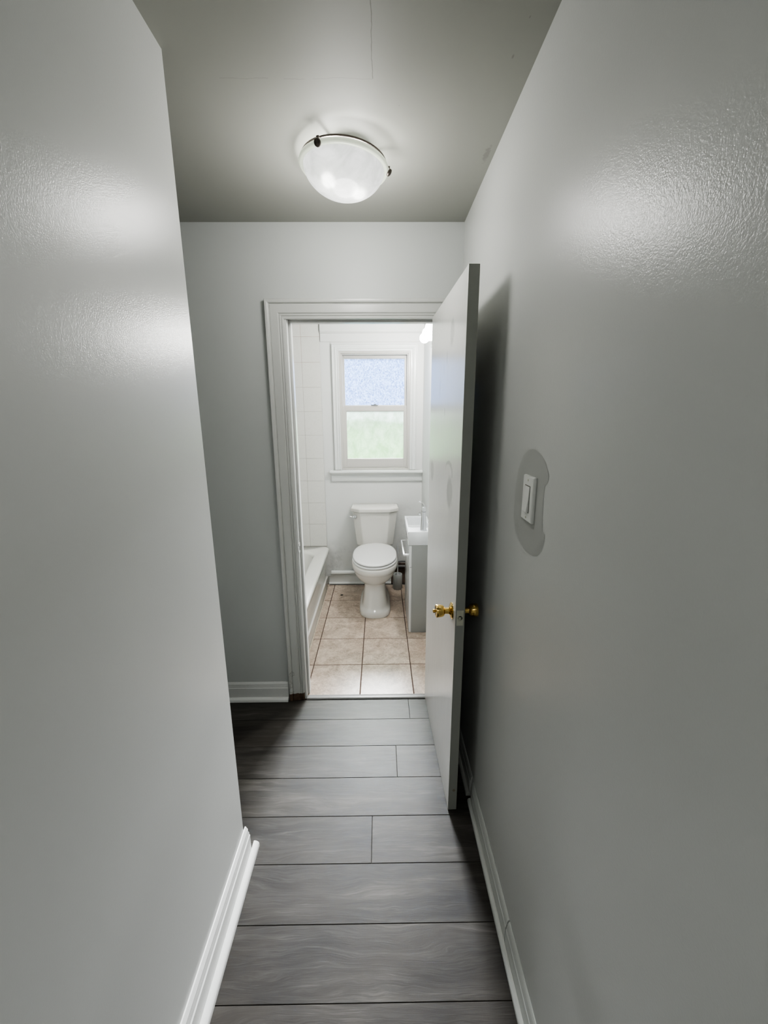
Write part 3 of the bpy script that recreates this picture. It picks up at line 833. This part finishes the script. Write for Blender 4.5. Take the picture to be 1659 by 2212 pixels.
base = Vector((-.2255, 3.532, .712)); nrm = Vector((-.64, -.77, 0)).normalized(); sd = Vector((-.77, .64, 0)).normalized()
rings = []
for r, h in ((.018, -.004), (.018, .004), (.015, .008), (.008, .010), (.008, .020), (.006, .023), (.0006, .024)):
    rings.append([tuple(base + nrm*h + sd*r*math.cos(t*2*PI/20) + Vector((0,0,1))*r*math.sin(t*2*PI/20)) for t in range(20)])
loft(lv, rings)
tube(lv, [base+nrm*.017, base+nrm*.020+Vector((-.010, -.003, .003)), base+nrm*.020+Vector((-.024, -.004, .008)), base+nrm*.020+Vector((-.038, -.004, .011))], [.0055, .0048, .0052, .003], 12, .8)
TO('flush_lever', lv, M_chrome, smooth=True)

# ---------------------------------------------------------------- pipe on the bathroom baseboard, stop valve, hose
bm = bmesh.new(); tube(bm, [(-.470, YB-.024, .1250), (-.30, YB-.024, .1265), (-.1, YB-.024, .126), (.10, YB-.024, .126)], .0215, 16)
o = obj('heating_pipe', bm, M_bathtrim, smooth=True); tag(o, 'white painted pipe lying along the bathroom baseboard', 'pipe')
bm = bmesh.new(); tube(bm, [(.105, YB-.03, .222), (.20, YB-.034, .236), (.30, YB-.032, .230), (XR-.002, YB-.03, .225)], .0085, 10)
tube(bm, [(.12, YB-.03, .180), (.20, YB-.034, .186), (XR-.002, YB-.03, .182)], .013, 10)
o = obj('supply_hose', bm, simple('dark_hose', (.12, .12, .12), .5), smooth=True); tag(o, 'dark water hoses on the wall behind the toilet brush', 'hose')
bm = bmesh.new(); lathe(bm, [(.0125, .0003), (.0125, .0025), (.007, .003), (.006, .0012), (.0005, .0012)], (-.355, 3.455, 0), 'Z', 20)
o = obj('floor_cap', bm, simple('dark_bolt_cap', (.07, .055, .045), .5), smooth=True); tag(o, 'small round dark cap in the floor tile left of the toilet', 'floor cap')

# ---------------------------------------------------------------- toilet brush
bx_, by_ = .158, 3.592
bm = bmesh.new(); lathe(bm, [(.041, .0005), (.0435, .004), (.0435, .142), (.0425, .147), (.038, .147), (.037, .142), (.037, .010), (.0005, .009)], (bx_, by_, 0), 'Z', 36)
o = obj('brush_holder', bm, M_holder, smooth=True, autos=40); tag(o, 'grey cylindrical brush pot beside the toilet', 'brush holder')
br_ = empty('toilet_brush', (bx_, by_, .0105)); tag(br_, 'toilet brush with thin pale handle standing in its grey pot', 'toilet brush')
bm = bmesh.new(); lathe(bm, [(.012, .0), (.026, .012), (.028, .05), (.024, .075), (.010, .085)], (0,0,0), 'Z', 20); obj('bristle_head', bm, M_bristle, br_, smooth=True)
bm = bmesh.new(); lathe(bm, [(.0305, .1150), (.0305, .118), (.014, .125), (.0075, .140), (.0048, .155), (.0045, .24), (.006, .29), (.0085, .34), (.009, .39), (.006, .415), (.0025, .432), (.0003, .434)], (0,0,0), 'Z', 18)
lathe(bm, [(.006, .08), (.006, .116)], (0,0,0), 'Z', 12)
obj('handle', bm, M_brush, br_, smooth=True)

# ---------------------------------------------------------------- vanity
VX, VY0, VY1 = .206, 2.783, 3.245
van = empty('vanity_cabinet', (XR-.09, 3.0, 0)); tag(van, 'narrow white vanity cabinet with its side toned as in shade under the small basin', 'vanity cabinet')
def VA(name, bm, m, **k): 
    p = k.pop('parent', van); o = obj(name, bm, m, p, **k); 
    o.matrix_parent_inverse = Matrix.Translation(-van.location) if p is van else Matrix.Identity(4)
    return o
bm = B(VX+.0165, XR-.001, VY0, VY0+.016, .001, .682); VA('side_panel', bm, M_vanside, bevel=.0008)
bm = B(VX+.0165, XR-.001, VY1-.016, VY1, .001, .682); VA('side_panel', bm, M_vanside, bevel=.0008)
bm = B(VX+.020, XR-.001, VY0+.0165, VY1-.0165, .02, .036); VA('bottom_panel', bm, M_vanside)
bm = B(VX+.0175, VX+.020, VY0+.0165, VY1-.0165, .04, .682); VA('inner_face', bm, M_dark)
dr = VA('cabinet_door', B(VX, VX+.0165, VY0+.001, VY1-.001, .004, .515), M_vanity, bevel=.001)
d2 = VA('drawer', B(VX, VX+.0165, VY0+.001, VY1-.001, .520, .680), M_vanity, bevel=.001)
def hand(z, par):
    hx_ = VX-.040
    bm = B(hx_, hx_+.010, 2.840, 3.200, z-.007, z+.007); box(bm, hx_+.010, VX, 2.840, 2.852, z-.007, z+.007); box(bm, hx_+.010, VX, 3.186, 3.200, z-.007, z+.007)
    h = obj('handle', bm, simple('satin_chrome', (.95, .95, .96), .3, .8), par, bevel=.001)
    return h
hand(.592, d2)
# basin
BX = .195
bas = empty('wash_basin', (XR-.09, 3.02, .684)); tag(bas, 'small white rectangular ceramic basin on the narrow vanity', 'basin')
bm = bmesh.new()
def br4(x0, x1, y0, y1, r, z): return rrect(x0, x1, y0, y1, r, z, 5)
y0b, y1b = 2.779, 3.262
loft(bm, [br4(BX+.006, XR-.001, y0b+.005, y1b-.005, .006, .684), br4(BX+.001, XR-.001, y0b+.001, y1b-.001, .006, .690), br4(BX, XR-.001, y0b, y1b, .006, .781), br4(BX+.003, XR-.003, y0b+.003, y1b-.003, .006, .785),
          br4(BX+.010, XR-.010, y0b+.010, y1b-.010, .008, .785), br4(BX+.012, XR-.012, y0b+.012, y1b-.012, .01, .782), br4(BX+.014, XR-.014, y0b+.014, y1b-.014, .012, .774),
          ])
# faucet ledge at the near end is solid, the bowl lies beyond it
bm2 = bmesh.new()
loft(bm2, [br4(BX+.010, XR-.012, 2.93, y1b-.012, .03, .7745), br4(BX+.022, XR-.024, 2.945, y1b-.03, .035, .71), br4(BX+.05, XR-.05, 2.99, y1b-.08, .03, .700)], False, True)
W2(obj('basin_body', bm, M_basin, bas, smooth=True, autos=40), bas)
# cut bowl
bc = bmesh.new(); loft(bc, [br4(BX+.016, XR-.018, 2.935, y1b-.016, .03, .80), br4(BX+.016, XR-.018, 2.935, y1b-.016, .03, .774), br4(BX+.024, XR-.026, 2.950, y1b-.03, .03, .715), br4(BX+.05, XR-.05, 2.99, y1b-.08, .025, .703)])
bmesh.ops.recalc_face_normals(bc, faces=bc.faces[:])
me = bpy.data.meshes.new('cut'); bc.to_mesh(me); bc.free(); cut = bpy.data.objects.new('cut', me); col.objects.link(cut)
body = bas.children[0]
bpy.context.view_layer.update()
md = body.modifiers.new('b', 'BOOLEAN'); md.object = cut; md.solver = 'EXACT'
bpy.context.view_layer.update()
dg = bpy.context.evaluated_depsgraph_get()
nm = bpy.data.meshes.new_from_object(body.evaluated_get(dg))
body.modifiers.clear(); body.data = nm; nm.name = 'basin_body'
if not nm.materials: nm.materials.append(M_basin)
for p in nm.polygons: p.use_smooth = True; p.material_index = 0
nm.set_sharp_from_angle(angle=math.radians(40))
bpy.data.objects.remove(cut); bm2.free()
bm = bmesh.new(); lathe(bm, [(.018, 0), (.018, .002), (.005, .003)], (.285, 3.09, .7032), 'Z', 20); W2(obj('drain', bm, M_chrome, bas, smooth=True), bas)
# faucet
fx, fy, fz = .313, 2.868, .7745
fa = empty('sink_faucet', (fx, fy, fz)); tag(fa, 'tall chrome single-lever faucet on the basin edge', 'faucet')
bm = bmesh.new(); lathe(bm, [(.0245, 0), (.0245, .003), (.0225, .006), (.0205, .05), (.0185, .10), (.0175, .135), (.0172, .1365)], (0,0,0), 'Z', 32)
obj('body', bm, M_chrome, fa, smooth=True, autos=50)
bm = bmesh.new(); lathe(bm, [(.0150, .1365), (.0150, .139)], (0,0,0), 'Z', 24); obj('seam_ring', bm, M_dark, fa)
bm = bmesh.new(); lathe(bm, [(.0172, .139), (.0175, .142), (.0150, .162), (.0115, .170), (.002, .172)], (0,0,0), 'Z', 28)
cp = obj('lever_cap', bm, M_chrome, fa, smooth=True, autos=60)
bm = bmesh.new(); tube(bm, [(.006, 0, .166), (-.002, .002, .186), (-.014, .004, .203), (-.028, .005, .209), (-.036, .005, .206)], [.006, .0055, .005, .0048, .003], 12, .7)
obj('lever', bm, M_chrome, cp, smooth=True)
bm = bmesh.new(); tube(bm, [(0, .008, .112), (-.010, .05, .114), (-.018, .085, .108), (-.021, .10, .098)], [.0125, .012, .011, .010], 14)
obj('spout', bm, M_chrome, fa, smooth=True)

# ---------------------------------------------------------------- wall light over the vanity
wl = empty('wall_light', (XR, 2.82, 2.10)); tag(wl, 'glowing three-bulb light bar high on the bathroom right wall', 'wall light')
obj('back_plate', B(-.018, -.0005, -.26, .26, -.05, .05), M_chrome, wl, bevel=.004)
for y in (-.17, 0, .17):
    bm = bmesh.new(); lathe(bm, [(.022, -.018), (.020, -.042), (.015, -.046)], (0, y, 0), 'X', 20); s = obj('socket', bm, M_white, wl, smooth=True, autos=40)
    bm = bmesh.new(); lathe(bm, [(.033*math.sin(PI*i/14)+.0003, -.073+.033*math.cos(PI*i/14)) for i in range(15)], (0, y, 0), 'X', 24); obj('light_bulb', bm, M_bulb, s, smooth=True, autos=0)

# ---------------------------------------------------------------- lights
def lamp(name, typ, loc, energy, color=(1,1,1), rot=(0,0,0), **k):
    l = bpy.data.lights.new(name, typ); l.energy = energy; l.color = color
    for a, b in k.items(): setattr(l, a, b)
    o = bpy.data.objects.new(name, l); col.objects.link(o); o.location = loc; o.rotation_euler = rot
    return o
# bright patch of open sky beyond the garden, shining in over the sill
sk = lamp('bright_sky', 'AREA', (.25, YB+3.6, 3.45), 2700, (.99, .995, 1), shape='RECTANGLE', size=2.4, size_y=1.2)
sk.data.spread = math.radians(70)
sk.rotation_euler = (Vector((0, YB, 1.65)) - sk.location).to_track_quat('-Z', 'Y').to_euler()
lamp('vanity_bulb_glow', 'POINT', (XR-.074, 2.91, 2.10), 27.0, (1, .985, .95), shadow_soft_size=.033)
lamp('hall_fill', 'AREA', (-.06, -.75, H-.06), 4.0, (1, .995, .97), rot=(0, 0, 0), shape='RECTANGLE', size=.5, size_y=.9)  # added fill above the camera, no known fixture; evens out the hall walls
# bulbs inside the bowl, glow of the bowl
for dx, dy in ((-.050, -.020), (.040, .040)):
    lamp('bulb_glow', 'POINT', (LX+dx, LY+dy, H-.080), 1.5, (1, .985, .95), shadow_soft_size=.022)
lamp('bowl_glow', 'POINT', (LX, LY, H-.158), 9.0, (1, .985, .95), shadow_soft_size=.10)

w = bpy.data.worlds.new('World'); scene.world = w; w.use_nodes = True; w.cycles.sampling_method = 'NONE'
nt = w.node_tree; nt.nodes.clear()
bg = nt.nodes.new('ShaderNodeBackground'); ou = nt.nodes.new('ShaderNodeOutputWorld')
tcn = nt.nodes.new('ShaderNodeTexCoord'); sp_ = nt.nodes.new('ShaderNodeSeparateXYZ'); rp_ = nt.nodes.new('ShaderNodeValToRGB')
nt.links.new(tcn.outputs['Generated'], sp_.inputs[0]); nt.links.new(sp_.outputs[2], rp_.inputs[0])
rp_.color_ramp.elements[0].position = 0; rp_.color_ramp.elements[0].color = (.86, .92, .95, 1)
rp_.color_ramp.elements[1].position = .5; rp_.color_ramp.elements[1].color = (.74, .86, 1, 1)
nt.links.new(rp_.outputs[0], bg.inputs[0]); bg.inputs[1].default_value = 1.6
nt.links.new(bg.outputs[0], ou.inputs[0])

# ---------------------------------------------------------------- camera
cam = bpy.data.cameras.new('camera'); co = bpy.data.objects.new('camera', cam); col.objects.link(co); scene.camera = co
f = 885.0
cam.sensor_fit = 'VERTICAL'; cam.sensor_height = 24; cam.lens = 24*f/2212; cam.clip_start = .02
cxp, cyp = 829.5, 1106
Y = Vector(((820-cxp)/f, 1, -(898-cyp)/f)).normalized()
D = Vector(((848-cxp)/f, 1, -(4940-cyp)/f)).normalized()
Z = -D; Z = (Z - Y*Z.dot(Y)).normalized(); X = Y.cross(Z)
# rows X,Y,Z = world axes in cam frame (x right, y forward, z up)
right = Vector((X.x, Y.x, Z.x)); fwd = Vector((X.y, Y.y, Z.y)); up = Vector((X.z, Y.z, Z.z))
m = Matrix(((right.x, up.x, -fwd.x, 0), (right.y, up.y, -fwd.y, 0), (right.z, up.z, -fwd.z, 1.585), (0, 0, 0, 1)))
co.matrix_world = m

scene.view_settings.view_transform = 'AgX'
scene.view_settings.look = 'AgX - Medium High Contrast'
scene.view_settings.exposure = 0.55
scene.cycles.max_bounces = 6; scene.cycles.diffuse_bounces = 3; scene.cycles.transmission_bounces = 4; scene.cycles.glossy_bounces = 2
scene.cycles.sample_clamp_indirect = 4.0
scene.cycles.caustics_reflective = False; scene.cycles.caustics_refractive = False
scene.cycles.use_denoising = True
scene.cycles.denoising_input_passes = "RGB_ALBEDO_NORMAL"
scene.cycles.use_adaptive_sampling = True
scene.cycles.adaptive_threshold = .05
